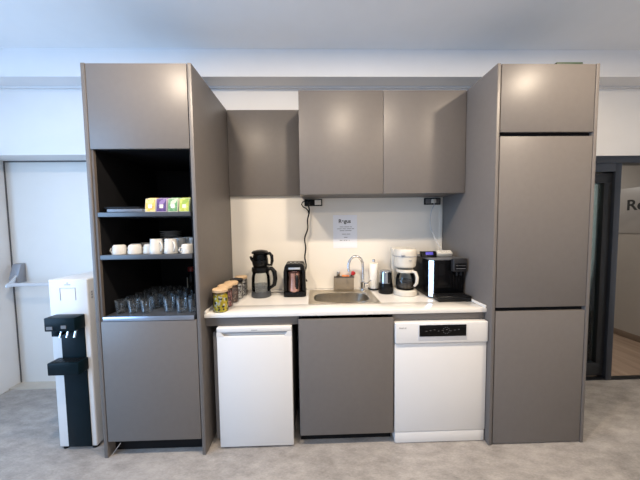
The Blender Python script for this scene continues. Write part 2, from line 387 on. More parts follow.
# ---------------------------------------------------------------- tall fridge housing
t = thing('tall_cupboard', 'tall grey cupboard with three closed doors, beside the glazed corridor front', 'cupboard', ((R0+R1)/2, D, 0))
for x0, x1 in ((R0, R0+.020), (R1-.020, R1)):
    b = MB(); b.box(x0, x1, D-.002, YW-.002, 0, H, .0015); b.build('side_panel', 'cab', t)
b = MB(); b.box(R0+.0205, R1-.0205, D+.025, YW-.01, .01, H-.001); b.build('carcass', 'dark', t)
for z0, z1 in ((1.985, H-.002), (.904, 1.960), (.010, .879)):
    b = MB(); b.box(R0+.027, R1-.024, D, D+.022, z0, z1, .0018); b.build('door', 'cab', t)
b = MB(); b.box(1.50, 1.665, 1.60, 1.80, H, H+.028, .001); one('card_box', b, 'green', 'flat dark green box lying on top of the tall closed cupboard', 'box', (1.58, 1.70, H))

# ---------------------------------------------------------------- wall cupboards
t = thing('wall_cupboard', 'grey double door wall cupboard hanging above the sink', 'cupboard', (.507, YU, 1.66))
b = MB(); b.box(-.095, R0-.002, YU+.0195, YW-.007, 1.664, H-.001); b.build('carcass', 'cab', t)
for x0, x1 in ((-.095, .5055), (.5085, R0-.006)):
    b = MB(); b.box(x0, x1, YU, YU+.019, 1.66, H, .0015); b.build('door', 'cab', t)
b = MB(); b.box(L1+.002, -.0965, YW-.03, YW-.0065, 1.689, H, .0015)
b.box(L1+.002, -.0965, YW-.034, YW-.03, 1.689, 1.6905)
one('wall_panel', b, 'cab', 'shallow grey wall panel between the open cupboard and the wall cupboard', 'panel', (-.4, YW-.02, 1.689))

# ---------------------------------------------------------------- worktop
SX0, SX1, SY0, SY1 = -.03, .432, 1.775, 2.075       # sink cut-out
t = thing('worktop', 'white stone worktop running across the kitchen base units', 'worktop', (.2, 1.9, .863))
b = MB()
x0, x1, y0, y1, z0, z1 = L1+.001, R0-.001, 1.61, YW-.0065, .863, ZC
b.box(x0, x1, y0, SY0, z0, z1, .002); b.box(x0, x1, SY1, y1, z0, z1, .0); b.box(x0, SX0, SY0, SY1, z0, z1); b.box(SX1, x1, SY0, SY1, z0, z1)
b.build('slab', 'quartz', t)
b = MB(); b.box(x0, x0+.012, y0+.004, y1, ZC+.0002, ZC+.018, .003); one('upstand_strip', b, 'quartz', 'thin white upstand strip on the worktop behind the jars', 'strip', (x0, 1.9, ZC))
b = MB(); b.box(x1-.012, x1, y0+.004, y1, ZC+.0002, ZC+.018, .003); one('upstand_strip', b, 'quartz', 'thin white upstand strip on the worktop beside the espresso machine', 'strip', (x1, 1.9, ZC))
b = MB(); b.box(L1+.001, -.107, 1.632, 1.65, .803, .862, .001); one('worktop_rail', b, 'cab', 'grey filler rail under the worktop above the small white fridge', 'rail', (-.4, 1.64, .803))
b = MB(); b.box(.503, R0-.001, 1.632, 1.65, .815, .862, .001); one('worktop_rail', b, 'edge', 'taupe filler rail under the worktop above the dishwasher', 'rail', (.8, 1.64, .815))

# ---------------------------------------------------------------- sink base unit
t = thing('base_cupboard', 'grey base cupboard with one plain door under the sink', 'cupboard', (.196, 1.6, 0))
b = MB(); b.box(-.105, -.087, 1.622, YW-.01, .075, .862); b.box(.482, .500, 1.622, YW-.01, .075, .862); b.box(-.087, .482, 1.622, YW-.01, .075, .093); b.box(-.087, .482, 2.17, YW-.01, .093, .862); b.build('carcass', 'dark', t)
b = MB(); b.box(-.105, .500, 1.60, 1.619, .078, .842, .0015); b.build('door', 'cab', t)
b = MB(); b.box(-.105, .500, 1.66, 1.676, 0.001, .075); b.build('plinth', 'dark', t)

# ---------------------------------------------------------------- fridge
t = thing('fridge', 'small white undercounter fridge between the tall open cupboard and the sink unit', 'fridge', (-.385, 1.6, 0))
b = MB(); b.box(-.668, -.150, 1.665, 2.15, .02, .745, .004); b.build('body', 'greybody', t)
b = MB()
hz0, hz1 = .742, .768
b.box(-.622, -.149, 1.605, 1.660, .012, hz0, .005); b.box(-.622, -.149, 1.605, 1.660, hz1, .800, .005); b.box(-.621, -.150, 1.628, 1.659, hz0-.006, hz1+.006)
b.prism([(-.622, hz0-.001), (-.575, hz0-.001), (-.595, hz1+.001), (-.622, hz1+.001)], 'y', 1.6052, 1.63); b.prism([(-.149, hz0-.001), (-.196, hz0-.001), (-.176, hz1+.001), (-.149, hz1+.001)], 'y', 1.6052, 1.63)
fd = b.build('door', 'white', t)
b = MB(); b.box(-.596, -.175, 1.6105, 1.628, hz1-.008, hz1-.0015, .001); b.build('grip', mat('pale grey grip', (.30, .30, .32), .4, vary=.02), fd)
fd2 = MB(); fd2.box(-.405, -.365, 1.6042, 1.6052, .779, .784); fd2.build('badge', 'inkgrey', fd)
b = MB(); b.box(-.632, -.155, 1.662, 1.70, .0, .020); b.build('kick_strip', 'blackmat', t)
for x in (-.60, -.2):
    b = MB(); b.box(x, x+.03, 2.05, 2.09, 0, .02); b.build('foot', 'blackmat', t)

# ---------------------------------------------------------------- dishwasher
t = thing('dishwasher', 'white dishwasher with black control display at the end of the worktop', 'dishwasher', (.807, 1.6, 0))
b = MB(); b.box(.512, 1.102, 1.634, 2.16, .012, .808, .002); b.build('body', 'white', t)
b = MB(); b.box(.509, 1.106, 1.60, 1.633, .082, .672, .003); b.build('door', 'white', t)
b = MB(); b.box(.508, 1.107, 1.588, 1.6335, .676, .811, .006, 3); cp = b.build('control_panel', 'white', t)
b = MB(); b.box(.654, .968, 1.586, 1.590, .698, .800, .001); b.build('handle_surround', mat('silver grey surround', (.62, .63, .66), .3, metal=.3, vary=.02), cp)
b = MB(); b.box(.661, .962, 1.584, 1.588, .722, .796, .001); b.build('display', 'piano', cp)
b = MB()
for k in range(9):
    x = .70+k*.026; b.box(x, x+.010, 1.5832, 1.5842, .756+(k % 3)*.004, .7585+(k % 3)*.004)
for a in range(10):
    an = a*math.pi/5; b.box(.832+.020*math.cos(an)-.002, .832+.020*math.cos(an)+.002, 1.5832, 1.5842, .760+.020*math.sin(an)-.002, .760+.020*math.sin(an)+.002)
b.build('display_mark', 'greytrim', cp)
b = MB()
for k, (wd, h) in enumerate(((.006, .009), (.005, .007), (.006, .007), (.002, .010), (.006, .007), (.002, .009))):
    b.box(.533+k*.0085, .533+k*.0085+wd, 1.5868, 1.5884, .775, .775+h)
b.build('badge', 'inkgrey', cp)
b = MB(); b.box(.512, 1.103, 1.603, 1.633, .004, .078, .003); b.build('plinth', 'white', t)

# ---------------------------------------------------------------- water dispenser
t = thing('water_dispenser', 'white floor standing water dispenser with black tap head, beside the tall open cupboard', 'water dispenser', (-1.55, 1.8, 0))
b = MB(); b.box(-1.672, -1.430, 1.642, 2.02, .018, 1.118, .008, 3); b.build('body', 'white', t)
b = MB(); b.box(-1.608, -1.462, 1.636, 1.645, .022, .895, .002); b.build('front_panel', 'navy', t)
b = MB(); b.box(-1.634, -1.454, 1.565, 1.64, .815, .898, .004); th = b.build('tap_head', 'navy', t)
b = MB(); b.box(-1.622, -1.586, 1.5635, 1.566, .826, .846); b.build('button', 'greytrim', th)
b = MB(); b.box(-1.535, -1.505, 1.5635, 1.566, .832, .852); b.build('button', 'greytrim', th)
for x in (-1.565, -1.523, -1.478):
    b = MB(); b.xf = Matrix.Translation((x, 1.60, .815)) @ Matrix.Rotation(math.radians(-18), 4, 'X'); b.box(-.005, .005, -.004, .004, -.05, .002, .002); b.build('tap_lever', 'satin', t)
b = MB(); b.box(-1.615, -1.572, 1.585, 1.635, .775, .818, .003); b.build('spout', 'navy', t)
b = MB(); b.box(-1.635, -1.449, 1.565, 1.640, .540, .618, .005); dt = b.build('drip_tray', 'navy', t)
b = MB()
for k in range(7): b.box(-1.622+k*.024, -1.606+k*.024, 1.575, 1.630, .6175, .6195, .0005)
b.build('drip_grille', 'black', dt)
b = MB()
for x in (-1.602, -1.508): b.box(x, x+.004, 1.6405, 1.643, .985, 1.062)
b.box(-1.602, -1.504, 1.6405, 1.643, 1.062, 1.064); b.build('panel_groove', 'inkgrey', t)
b = MB()
b.box(-1.572, -1.534, 1.6405, 1.643, 1.082, 1.086)
b.build('badge', 'inkgrey', t)
b = MB(); b.box(-1.557, -1.549, 1.6405, 1.643, 1.092, 1.098); b.build('emblem', 'inkgrey', t)
b = MB()
for k in range(3): b.box(-1.4305, -1.4285, 1.665, 1.675, .99+k*.018, 1.0+k*.018)
b.build('side_badge', 'inkgrey', t)
for x, y in ((-1.645, 1.665), (-1.457, 1.665), (-1.645, 1.99), (-1.457, 1.99)):
    b = MB(); b.cyl(x, y, 0, .019, .018, .002, 16); b.build('foot', 'blackmat', t)

# ---------------------------------------------------------------- sink and tap
def stadium(cx, cy, hx, hy, r, n=64):
    pts = []
    for i in range(n):
        a = 2*math.pi*i/n; c, s_ = math.cos(a), math.sin(a); p = 5.0
        k = (abs(c)**p + abs(s_)**p)**(-1/p)
        pts.append((c*k, s_*k))
    e = 3.2
    out = []
    for i in range(n):
        a = 2*math.pi*i/n; c, s_ = math.cos(a), math.sin(a)
        k = (abs(c)**e + abs(s_)**e)**(-1/e)
        out.append((cx+hx*c*k, cy+hy*s_*k))
    return out
def sink_mesh():
    bm = bmesh.new(); n = 72
    ox0, ox1, oy0, oy1 = -.045, .462, 1.757, 2.150; zt = ZC+.005
    cx, cy = (ox0+ox1)/2, (oy0+oy1)/2
    inner = stadium(.200, 1.925, .205, .128, 0, n)
    outer = []
    for i in range(n):
        a = 2*math.pi*i/n; c, s_ = math.cos(a), math.sin(a); k = 1/max(abs(c), abs(s_))
        outer.append((cx+(ox1-ox0)/2*c*k, cy+(oy1-oy0)/2*s_*k))
    def ring(pts, z, sc=1.0): return [bm.verts.new((.2+(x-.2)*sc, 1.925+(y-1.925)*sc, z)) for x, y in pts]
    r0 = [bm.verts.new((x, y, ZC+.0005)) for x, y in outer]
    r1 = [bm.verts.new((x+(cx-x)*.008, y+(cy-y)*.008, zt)) for x, y in outer]
    r2 = ring(inner, zt, 1.05); r3 = ring(inner, zt-.004, 1.0); r4 = ring(inner, zt-.12, .95); r5 = ring(inner, zt-.145, .82); r6 = ring(inner, zt-.15, .12)
    for a, b_ in ((r0, r1), (r1, r2), (r2, r3), (r3, r4), (r4, r5), (r5, r6)):
        for i in range(n): bm.faces.new((a[i], a[(i+1) % n], b_[(i+1) % n], b_[i]))
    bm.faces.new(r6)
    bmesh.ops.recalc_face_normals(bm, faces=bm.faces[:])
    return bm
t = thing('sink', 'stainless steel inset sink with rounded basin in the worktop', 'sink', (.2, 1.925, ZC))
b = MB(); b.merge(sink_mesh()); b.build('basin', 'steel', t)
b = MB(); b.cyl(.2, 1.925, ZC-.1448, ZC-.140, .03, .002, 24); b.build('drain', 'chrome', t)
t = thing('tap', 'chrome gooseneck tap standing at the back corner of the sink', 'tap', (.402, 2.11, ZC+.005))
b = MB(); b.cyl(.402, 2.11, ZC+.0052, ZC+.013, .028, .003); b.cyl(.402, 2.11, ZC+.013, ZC+.078, .020, .004); b.build('body', 'chrome', t)
pts = [(.402, 2.11, ZC+.07), (.402, 2.11, 1.0), (.402, 2.11, 1.055)]
for i in range(1, 17):
    a = math.pi*i/16*1.03; pts.append((.402-.062+.062*math.cos(a), 2.11-.03*i/16, 1.10+.078*math.sin(a)))
pts.append((pts[-1][0]+.004, pts[-1][1]-.001, 1.065))
b = MB(); b.tube(pts, .0115, 14); b.build('neck', 'chrome', t)
b = MB(); b.cyl(pts[-1][0], pts[-1][1], 1.058, 1.074, .0135, .002, 20); b.build('aerator', 'satin', t)
b = MB(); b.tube([(.420, 2.11, ZC+.055), (.44, 2.105, ZC+.060)], .012, 12); b.tube([(.437, 2.106, ZC+.06), (.447, 2.07, ZC+.085), (.452, 2.04, ZC+.10)], [.007, .006, .005], 10); b.build('lever', 'chrome', t)

# ---------------------------------------------------------------- things behind the sink
t = thing('sink_caddy', 'small taupe box caddy standing behind the sink', 'box', (.25, 2.178, ZC))
b = MB()
b.box(.168, .334, 2.154, 2.158, ZC, 1.000, .001); b.box(.168, .334, 2.196, 2.200, ZC, 1.000, .001); b.box(.168, .172, 2.158, 2.196, ZC, 1.000); b.box(.330, .334, 2.158, 2.196, ZC, 1.000); b.box(.172, .330, 2.158, 2.196, ZC, ZC+.004)
b.build('body', 'taupe', t)
b = MB(); b.box(.166, .336, 2.152, 2.1545, .992, 1.002, .0008); b.build('rim', 'brown', t)
t = thing('soap_bottle', 'small clear bottle with chrome cap poking out of the sink caddy', 'bottle', (.206, 2.177, ZC+.0045))
b = MB(); b.cyl(.206, 2.177, ZC+.0045, 1.005, .016, .003, 20); b.build('body', 'glass', t)
b = MB(); b.lathe(.206, 2.177, [(0, 1.005), (.010, 1.005), (.012, 1.02), (.016, 1.028), (.014, 1.042), (0, 1.044)], 20); b.build('cap', 'chrome', t)
b = MB(); b.box(.236, .296, 2.164, 2.188, ZC+.0045, 1.010, .004); one('sponge', b, 'orange', 'orange sponge standing in the sink caddy', 'sponge', (.266, 2.176, ZC+.0045))
t = thing('dish_brush', 'dish brush with a red head leaning in the sink caddy', 'brush', (.312, 2.177, ZC+.0045))
b = MB(); b.tube([(.305, 2.177, ZC+.008), (.312, 2.177, 1.0), (.322, 2.177, 1.02)], .005, 10); b.build('handle', 'blackmat', t)
b = MB(); b.xf = Matrix.Translation((.330, 2.177, 1.022)) @ Matrix.Rotation(math.radians(25), 4, 'Y'); b.lathe(0, 0, [(0, -.014), (.012, -.014), (.018, 0), (.018, .014), (.010, .02), (0, .02)], 18); b.build('head', 'red', t)

t = thing('paper_towel_holder', 'white paper towel roll on an upright holder beside the sink', 'paper towel', (.502, 2.155, ZC))
b = MB(); b.cyl(.502, 2.155, ZC, ZC+.010, .048, .002); b.build('base', 'black', t)
b = MB(); b.cyl(.502, 2.155, ZC+.010, 1.118, .006, .001, 14); b.build('post', 'chrome', t)
b = MB(); b.lathe(.502, 2.155, [(0, 1.112), (.008, 1.114), (.013, 1.122), (.014, 1.136), (.009, 1.146), (0, 1.148)], 20); b.build('finial', 'chrome', t)
b = MB(); b.lathe(.502, 2.155, [(.0085, ZC+.011), (.037, ZC+.011), (.039, ZC+.014), (.039, 1.104), (.037, 1.107), (.0085, 1.107), (.0085, ZC+.011)], 40); b.build('roll', 'towel', t)

t = thing('coffee_grinder', 'small black and steel electric grinder between paper towel and white coffee maker', 'grinder', (.570, 2.035, ZC))
b = MB(); b.lathe(.570, 2.035, [(0, ZC), (.055, ZC), (.058, ZC+.006), (.057, ZC+.06), (.054, ZC+.084), (0, ZC+.084)], 36); b.build('base', 'black', t)
b = MB(); b.lathe(.570, 2.035, [(0, ZC+.084), (.052, ZC+.085), (.049, ZC+.168), (.044, ZC+.180), (.03, ZC+.186), (0, ZC+.187)], 36); b.build('lid', mat('steel lid', (.42, .43, .45), .2, metal=1, vary=.05), t)
b = MB(); b.box(.574, .596, 1.980, 1.989, ZC+.088, ZC+.176, .003); b.build('grip', 'black', t)

# ---------------------------------------------------------------- filter coffee maker
CX, CY = .710, 1.985
t = thing('coffee_maker', 'white filter coffee maker between the grinder and the black espresso machine', 'coffee maker', (CX, CY, ZC))
b = MB(); b.lathe(CX, CY, [(0, ZC), (.086, ZC), (.090, ZC+.006), (.088, ZC+.036), (.080, ZC+.044), (0, ZC+.044)], 40); b.box(CX-.075, CX+.075, CY+.03, CY+.125, ZC, ZC+.044, .01, 3); b.build('base', 'whiteplastic', t)
b = MB(); b.cyl(CX, CY, ZC+.044, ZC+.048, .066, .001); b.build('hot_plate', 'blackmat', t)
b = MB(); b.box(CX-.078, CX+.078, CY+.075, CY+.125, ZC+.042, ZC+.36, .014, 3); b.build('tank', 'whiteplastic', t)
b = MB(); b.box(CX-.084, CX+.084, CY+.06, CY+.128, ZC+.30, ZC+.358, .012, 3); b.lathe(CX, CY+.005, [(0, ZC+.215), (.070, ZC+.215), (.080, ZC+.225), (.089, ZC+.320), (.088, ZC+.345), (.080, ZC+.358), (0, ZC+.360)], 40); hd = b.build('brew_head', 'whiteplastic', t)
b = MB(); b.lathe(CX, CY+.005, [(.0885, ZC+.300), (.0905, ZC+.302), (.0905, ZC+.305), (.0885, ZC+.307)], 40); b.build('seam', 'inkgrey', hd)
b = MB(); b.box(CX-.055, CX-.03, CY-.0845, CY-.07, ZC+.311, ZC+.317); b.build('badge', 'inkgrey', hd)
b = MB(); b.box(CX+.0, CX+.018, CY-.087, CY-.075, ZC+.275, ZC+.279); b.build('switch_mark', 'inkgrey', hd)
t = thing('coffee_carafe', 'glass carafe with white handle on the plate of the white coffee maker', 'carafe', (CX, CY, ZC+.0482))
z = ZC+.0485
b = MB(); b.lathe(CX, CY, [(0, z), (.056, z), (.068, z+.015), (.072, z+.05), (.066, z+.095), (.052, z+.125), (.050, z+.133)], 40); b.build('body', 'glass', t)
b = MB(); b.lathe(CX, CY, [(0, z+.002), (.054, z+.002), (.066, z+.016), (.070, z+.048), (.069, z+.062), (0, z+.062)], 36); b.build('coffee', mat('dark carafe bottom', (.05, .04, .035), .15, vary=.2), t)
b = MB(); b.lathe(CX, CY, [(.048, z+.128), (.066, z+.128), (.068, z+.142), (.06, z+.150), (0, z+.153)], 36); b.build('lid', 'whiteplastic', t)
b = MB(); b.tube([(CX+.036, CY-.052, z+.138), (CX+.052, CY-.078, z+.135), (CX+.060, CY-.088, z+.10), (CX+.058, CY-.086, z+.055), (CX+.046, CY-.070, z+.030)], [.011, .012, .012, .011, .009], 12); b.build('handle', 'whiteplastic', t)

# ---------------------------------------------------------------- espresso machine
t = thing('espresso_machine', 'large black bean to cup espresso machine at the end of the worktop', 'coffee machine', (.98, 1.97, ZC))
EX0, EX1, EY0, EY1, EZ = .842, 1.092, 1.842, 2.165, 1.183
c_ = .034
b = MB(); b.prism([(EX0, EY0+c_), (EX0+c_, EY0), (EX1, EY0), (EX1, EY1), (EX0, EY1)], 'z', ZC+.004, EZ-.012, .003); b.build('housing', 'piano', t)
b = MB(); b.prism([(EX0+.003, EY0+c_), (EX0+c_, EY0+.003), (EX1-.003, EY0+.003), (EX1-.003, EY1-.003), (EX0+.003, EY1-.003)], 'z', EZ-.012, EZ, .003); b.build('top', 'greytrim', t)
n_ = Vector((-1, -1, 0)).normalized(); u_ = Vector((1, -1, 0)).normalized(); mid = Vector((EX0+c_/2, EY0+c_/2, 0))
p0, p1 = mid-u_*.018+n_*.0, mid+u_*.018
b = MB(); b.prism([(p0.x, p0.y), (p1.x, p1.y), (p1.x+n_.x*.003, p1.y+n_.y*.003), (p0.x+n_.x*.003, p0.y+n_.y*.003)], 'z', ZC+.012, EZ-.014); b.build('corner_trim', 'satin', t)
b = MB(); b.box(.995, 1.094, 1.806, 1.845, 1.092, 1.185, .006, 3); hd = b.build('brew_head', mat('dark grey plastic head', (.022, .022, .024), .35, vary=.05, spec=.3), t)
b = MB(); b.box(1.006, 1.086, 1.804, 1.8075, 1.104, 1.152, .001); b.build('display', 'piano', hd)
b = MB(); b.box(1.012, 1.080, 1.8028, 1.8045, 1.112, 1.117); b.box(1.012, 1.080, 1.8028, 1.8045, 1.135, 1.138); b.build('display_line', 'greytrim', hd)
for x in (1.03, 1.058):
    b = MB(); b.cyl(x, 1.824, 1.062, 1.093, .008, .001, 14); b.build('spout', 'blackmat', t)
b = MB(); b.box(.90, .985, 1.838, 1.843, .985, 1.15, .002)
for k in range(5): b.box(.992+k*.02, .999+k*.02, 1.838, 1.843, .95, 1.06, .001)
b.build('front_rib', 'piano', t)
b = MB(); b.box(.862, 1.098, 1.750, 1.842, ZC+.003, ZC+.040, .006, 3); dt = b.build('drip_tray', 'black', t)
b = MB()
for k in range(9): b.box(.872+k*.024, .890+k*.024, 1.756, 1.838, ZC+.0395, ZC+.0425, .001)
b.build('drip_grille', 'blackmat', dt)
for x, y in ((.895, 1.89), (1.07, 1.89), (.875, 2.13), (1.07, 2.13), (.88, 1.77), (1.07, 1.77)):
    b = MB(); b.cyl(x, y, ZC, ZC+.005, .012, .001, 12); b.build('foot', 'blackmat', t)
t = thing('digital_clock', 'small black box with blue display on top of the espresso machine', 'clock', (.90, 1.98, EZ))
b = MB(); b.xf = Matrix.Translation((.892, 1.95, EZ)) ; b.prism([(-.03, .0005), (.03, .0005), (.03, .042), (-.012, .046)], 'x', -.072, .038, .003); b.build('case', 'black', t)
b = MB(); b.xf = Matrix.Translation((.892, 1.95, EZ)) @ Matrix.Rotation(math.atan2(.018, .0455)*-1, 4, 'X')
b.box(-.044, .012, -.0292, -.0276, .010, .032, .0005); b.build('display', 'screen', t)
t = thing('power_strip', 'white multi socket power strip on top of the espresso machine', 'power strip', (.99, 1.97, EZ))
b = MB(); b.xf = Matrix.Translation((.992, 1.965, EZ)) @ Matrix.Rotation(math.radians(32), 4, 'X'); b.box(-.055, .062, -.022, .022, .014, .048, .006, 3); b.build('body', 'whiteplastic', t)
for x in (-.036, 0, .038):
    b = MB(); b.xf = Matrix.Translation((0.992+x, 1.965, EZ)) @ Matrix.Rotation(math.radians(32), 4, 'X') @ Matrix.Translation((0, 0, .0478)); b.cyl(0, 0, 0, .0012, .013, .0004, 20)
    so = b.build('socket', 'cream', t)
    b = MB(); b.xf = Matrix.Translation((0.992+x, 1.965, EZ)) @ Matrix.Rotation(math.radians(32), 4, 'X') @ Matrix.Translation((0, 0, .0488)); b.cyl(-.005, 0, 0, .0008, .0025, .0002, 8); b.cyl(.005, 0, 0, .0008, .0025, .0002, 8); b.build('pin_hole', 'blackmat', so)

# ---------------------------------------------------------------- tea kettle with teapot
KX, KY = -.418, 2.01
t = thing('tea_kettle', 'glass electric tea kettle with black handle near the storage jars', 'kettle', (KX, KY, ZC))
b = MB(); b.lathe(KX, KY, [(0, ZC), (.074, ZC), (.077, ZC+.006), (.075, ZC+.03), (.071, ZC+.045), (0, ZC+.045)], 40); b.build('base', mat('slate grey plastic', (.05, .055, .062), .35, vary=.05), t)
b = MB(); b.lathe(KX, KY, [(.071, ZC+.045), (.073, ZC+.08), (.070, ZC+.15), (.062, ZC+.19), (.058, ZC+.196)], 40); b.build('body', 'glass', t)
b = MB(); b.lathe(KX, KY, [(0, ZC+.046), (.069, ZC+.046), (.071, ZC+.08), (.0695, ZC+.092), (0, ZC+.092)], 40); b.build('water', 'water', t)
b = MB(); b.lathe(KX, KY, [(.056, ZC+.188), (.065, ZC+.190), (.070, ZC+.205), (.068, ZC+.228), (.058, ZC+.234), (0, ZC+.234)], 40); b.build('collar', 'black', t)
b = MB(); b.tube([(KX+.050, KY-.02, ZC+.218), (KX+.090, KY-.03, ZC+.222), (KX+.112, KY-.035, ZC+.195), (KX+.117, KY-.036, ZC+.14), (KX+.108, KY-.033, ZC+.095), (KX+.082, KY-.026, ZC+.075), (KX+.066, KY-.02, ZC+.06)], [.014, .016, .018, .017, .015, .012, .009], 14); b.build('handle', 'black', t)
b = MB(); b.tube([(KX+.068, KY+.02, ZC+.02), (KX+.10, KY+.06, ZC+.012), (KX+.15, KY+.07, ZC+.006), (KX+.20, KY+.12, ZC+.0035), (KX+.22, KY+.175, ZC+.0035)], .003, 8); b.build('power_cord', 'blackmat', t)
t = thing('teapot', 'small black teapot stacked on the glass tea kettle', 'teapot', (KX-.004, KY, ZC+.2345))
z = ZC+.2345; TX = KX-.002
b = MB(); b.lathe(TX, KY, [(0, z), (.050, z), (.058, z+.008), (.062, z+.030), (.060, z+.050)], 40); b.build('body', 'black', t)
b = MB(); b.lathe(TX, KY, [(.060, z+.050), (.058, z+.075), (.050, z+.098), (.048, z+.102)], 40); b.build('glass_wall', 'darkglass', t)
b = MB(); b.lathe(TX, KY, [(0, z+.052), (.050, z+.052), (.048, z+.080), (.040, z+.098), (0, z+.10)], 32); b.build('infuser', 'blackmat', t)
b = MB(); b.lathe(TX, KY, [(.044, z+.100), (.064, z+.102), (.066, z+.110), (.054, z+.122), (.02, z+.129), (0, z+.130)], 40); b.build('lid', 'black', t)
b = MB(); b.tube([(TX+.048, KY-.012, z+.096), (TX+.078, KY-.02, z+.104), (TX+.094, KY-.024, z+.085), (TX+.096, KY-.025, z+.045), (TX+.088, KY-.022, z+.012), (TX+.066, KY-.016, z+.014), (TX+.055, KY-.012, z+.022)], [.010, .012, .013, .012, .010, .009, .008], 14); b.build('handle', 'black', t)
b = MB(); b.tube([(TX-.052, KY, z+.04), (TX-.068, KY-.004, z+.062), (TX-.074, KY-.006, z+.080)], [.014, .010, .008], 12); b.build('spout', 'black', t)

# ---------------------------------------------------------------- turkish coffee machine
QX, QY = -.153, 2.035
t = thing('turkish_coffee_machine', 'black one pot coffee machine standing beside the tea kettle', 'coffee machine', (QX, QY, ZC))
def rr(cx, cy, hx, hy, r, n=6):
    out = []
    for sx, sy, a0 in ((1, 1, 0), (-1, 1, 90), (-1, -1, 180), (1, -1, 270)):
        for i in range(n+1):
            a = math.radians(a0+90*i/n); out.append((cx+sx*(hx-r)+r*math.cos(a), cy+sy*(hy-r)+r*math.sin(a)))
    return out
b = MB(); b.prism(rr(QX, QY, .088, .085, .03), 'z', ZC, ZC+.040, .004); b.build('base', 'black', t)
prof = [(-.084, ZC+.038), (.084, ZC+.038), (.082, ZC+.18), (.076, ZC+.235), (.064, ZC+.258), (-.064, ZC+.258), (-.076, ZC+.235), (-.082, ZC+.18)]
b = MB(); b.prism([(QX+x, z) for x, z in prof], 'y', QY+.010, QY+.085, .006); b.build('back_column', 'black', t)
for s_ in (-1, 1):
    b = MB(); b.prism([(QX+s_*.058, ZC+.038), (QX+s_*.086, ZC+.038), (QX+s_*.084, ZC+.19), (QX+s_*.076, ZC+.236), (QX+s_*.058, ZC+.236)], 'y', QY-.070, QY+.012, .006); b.build('side_wing', 'black', t)
b = MB(); b.prism([(QX+x, z) for x, z in ((-.080, ZC+.205), (.080, ZC+.205), (.075, ZC+.236), (.062, ZC+.256), (-.062, ZC+.256), (-.075, ZC+.236))], 'y', QY-.074, QY+.012, .006); hd = b.build('hood', 'black', t)
b = MB(); b.box(QX-.045, QX+.045, QY-.076, QY-.0735, ZC+.212, ZC+.228, .001); b.build('badge_strip', 'satin', hd)
b = MB(); b.cyl(QX-.03, QY-.02, ZC+.2555, ZC+.262, .010, .002, 16); b.cyl(QX+.005, QY-.02, ZC+.2555, ZC+.262, .010, .002, 16); b.cyl(QX+.035, QY-.02, ZC+.2555, ZC+.262, .008, .002, 16); b.build('button', 'satin', hd)
t = thing('coffee_pot', 'rose copper pot with black handle inside the black coffee machine', 'coffee pot', (QX+.0, QY-.035, ZC+.0402))
z = ZC+.0403; PX, PY = QX-.004, QY-.042
b = MB(); b.lathe(PX, PY, [(0, z), (.044, z), (.048, z+.006), (.046, z+.06), (.042, z+.11), (.046, z+.145), (.044, z+.145), (.040, z+.11), (.044, z+.06), (.045, z+.01), (0, z+.006)], 36); b.build('body', 'copper', t)
b = MB(); b.tube([(PX+.018, PY-.040, z+.125), (PX+.024, PY-.065, z+.128), (PX+.027, PY-.080, z+.105), (PX+.027, PY-.082, z+.06), (PX+.025, PY-.078, z+.035)], [.007, .010, .011, .011, .009], 12); b.build('handle', 'black', t)

# ---------------------------------------------------------------- sockets and cords
def socket(name, x0, x1, lab):
    t = thing(name, lab, 'socket', ((x0+x1)/2, YW-.012, 1.60))
    b = MB(); b.box(x0, x1, YW-.020, YW-.0062, 1.600, 1.658, .003); b.build('frame', 'blackmat', t)
    return t
s1 = socket('wall_socket', -.075, .075, 'double wall socket in a dark frame under the cupboard, above the coffee pot machine')
b = MB(); b.box(.012, .066, YW-.024, YW-.0195, 1.609, 1.650, .002); b.build('outlet', 'cream', s1)
s2 = socket('wall_socket', .945, 1.085, 'dark double wall socket under the cupboard, above the espresso machine')
b = MB(); b.box(1.022, 1.076, YW-.024, YW-.0195, 1.609, 1.650, .002); b.build('outlet', 'greytrim', s2)
b = MB(); b.box(.954, 1.012, YW-.024, YW-.0195, 1.609, 1.650, .002); b.build('outlet', 'greytrim', s2)
t = thing('extension_cord', 'black twisted power cord hanging from socket down behind the black coffee machine', 'cord', (-.045, YW-.04, 1.63))
b = MB(); b.box(-.064, -.022, YW-.058, YW-.0242, 1.606, 1.648, .008, 3); b.build('plug', 'black', t)
pts = []
for i in range(41):
    f = i/40; z = 1.605-f*.58
    pts.append((-.042-.045*f+.008*math.sin(f*9)+.006*math.sin(f*23), YW-.042+.006*math.sin(f*14), z))
pts.append((-.078, YW-.048, .99)); pts.append((-.062, YW-.05, .965))
b = MB(); b.tube(pts, .0058, 8); b.build('cable', 'blackmat', t)
b = MB(); b.tube([(-.06, YW-.04, 1.64), (-.09, YW-.04, 1.632), (-.098, YW-.045, 1.612), (-.085, YW-.05, 1.592), (-.06, YW-.05, 1.578), (-.045, YW-.048, 1.56), (-.040, YW-.042, 1.54)], .0045, 8); b.build('cable_loop', 'blackmat', t)
t = thing('extension_cord', 'thin white cord hanging from socket to the white power strip', 'cord', (1.0, YW-.04, 1.63))
b = MB(); b.box(.998, 1.034, YW-.052, YW-.0242, 1.612, 1.646, .007, 3); b.build('plug', 'whiteplastic', t)
pts = [(1.014, YW-.05, 1.615), (1.008, YW-.06, 1.59), (.992, YW-.055, 1.55), (.982, YW-.05, 1.49), (.984, YW-.05, 1.43), (.998, YW-.06, 1.37), (1.010, YW-.10, 1.30), (1.015, YW-.17, 1.245), (1.012, 1.998, 1.224)]
sm = []
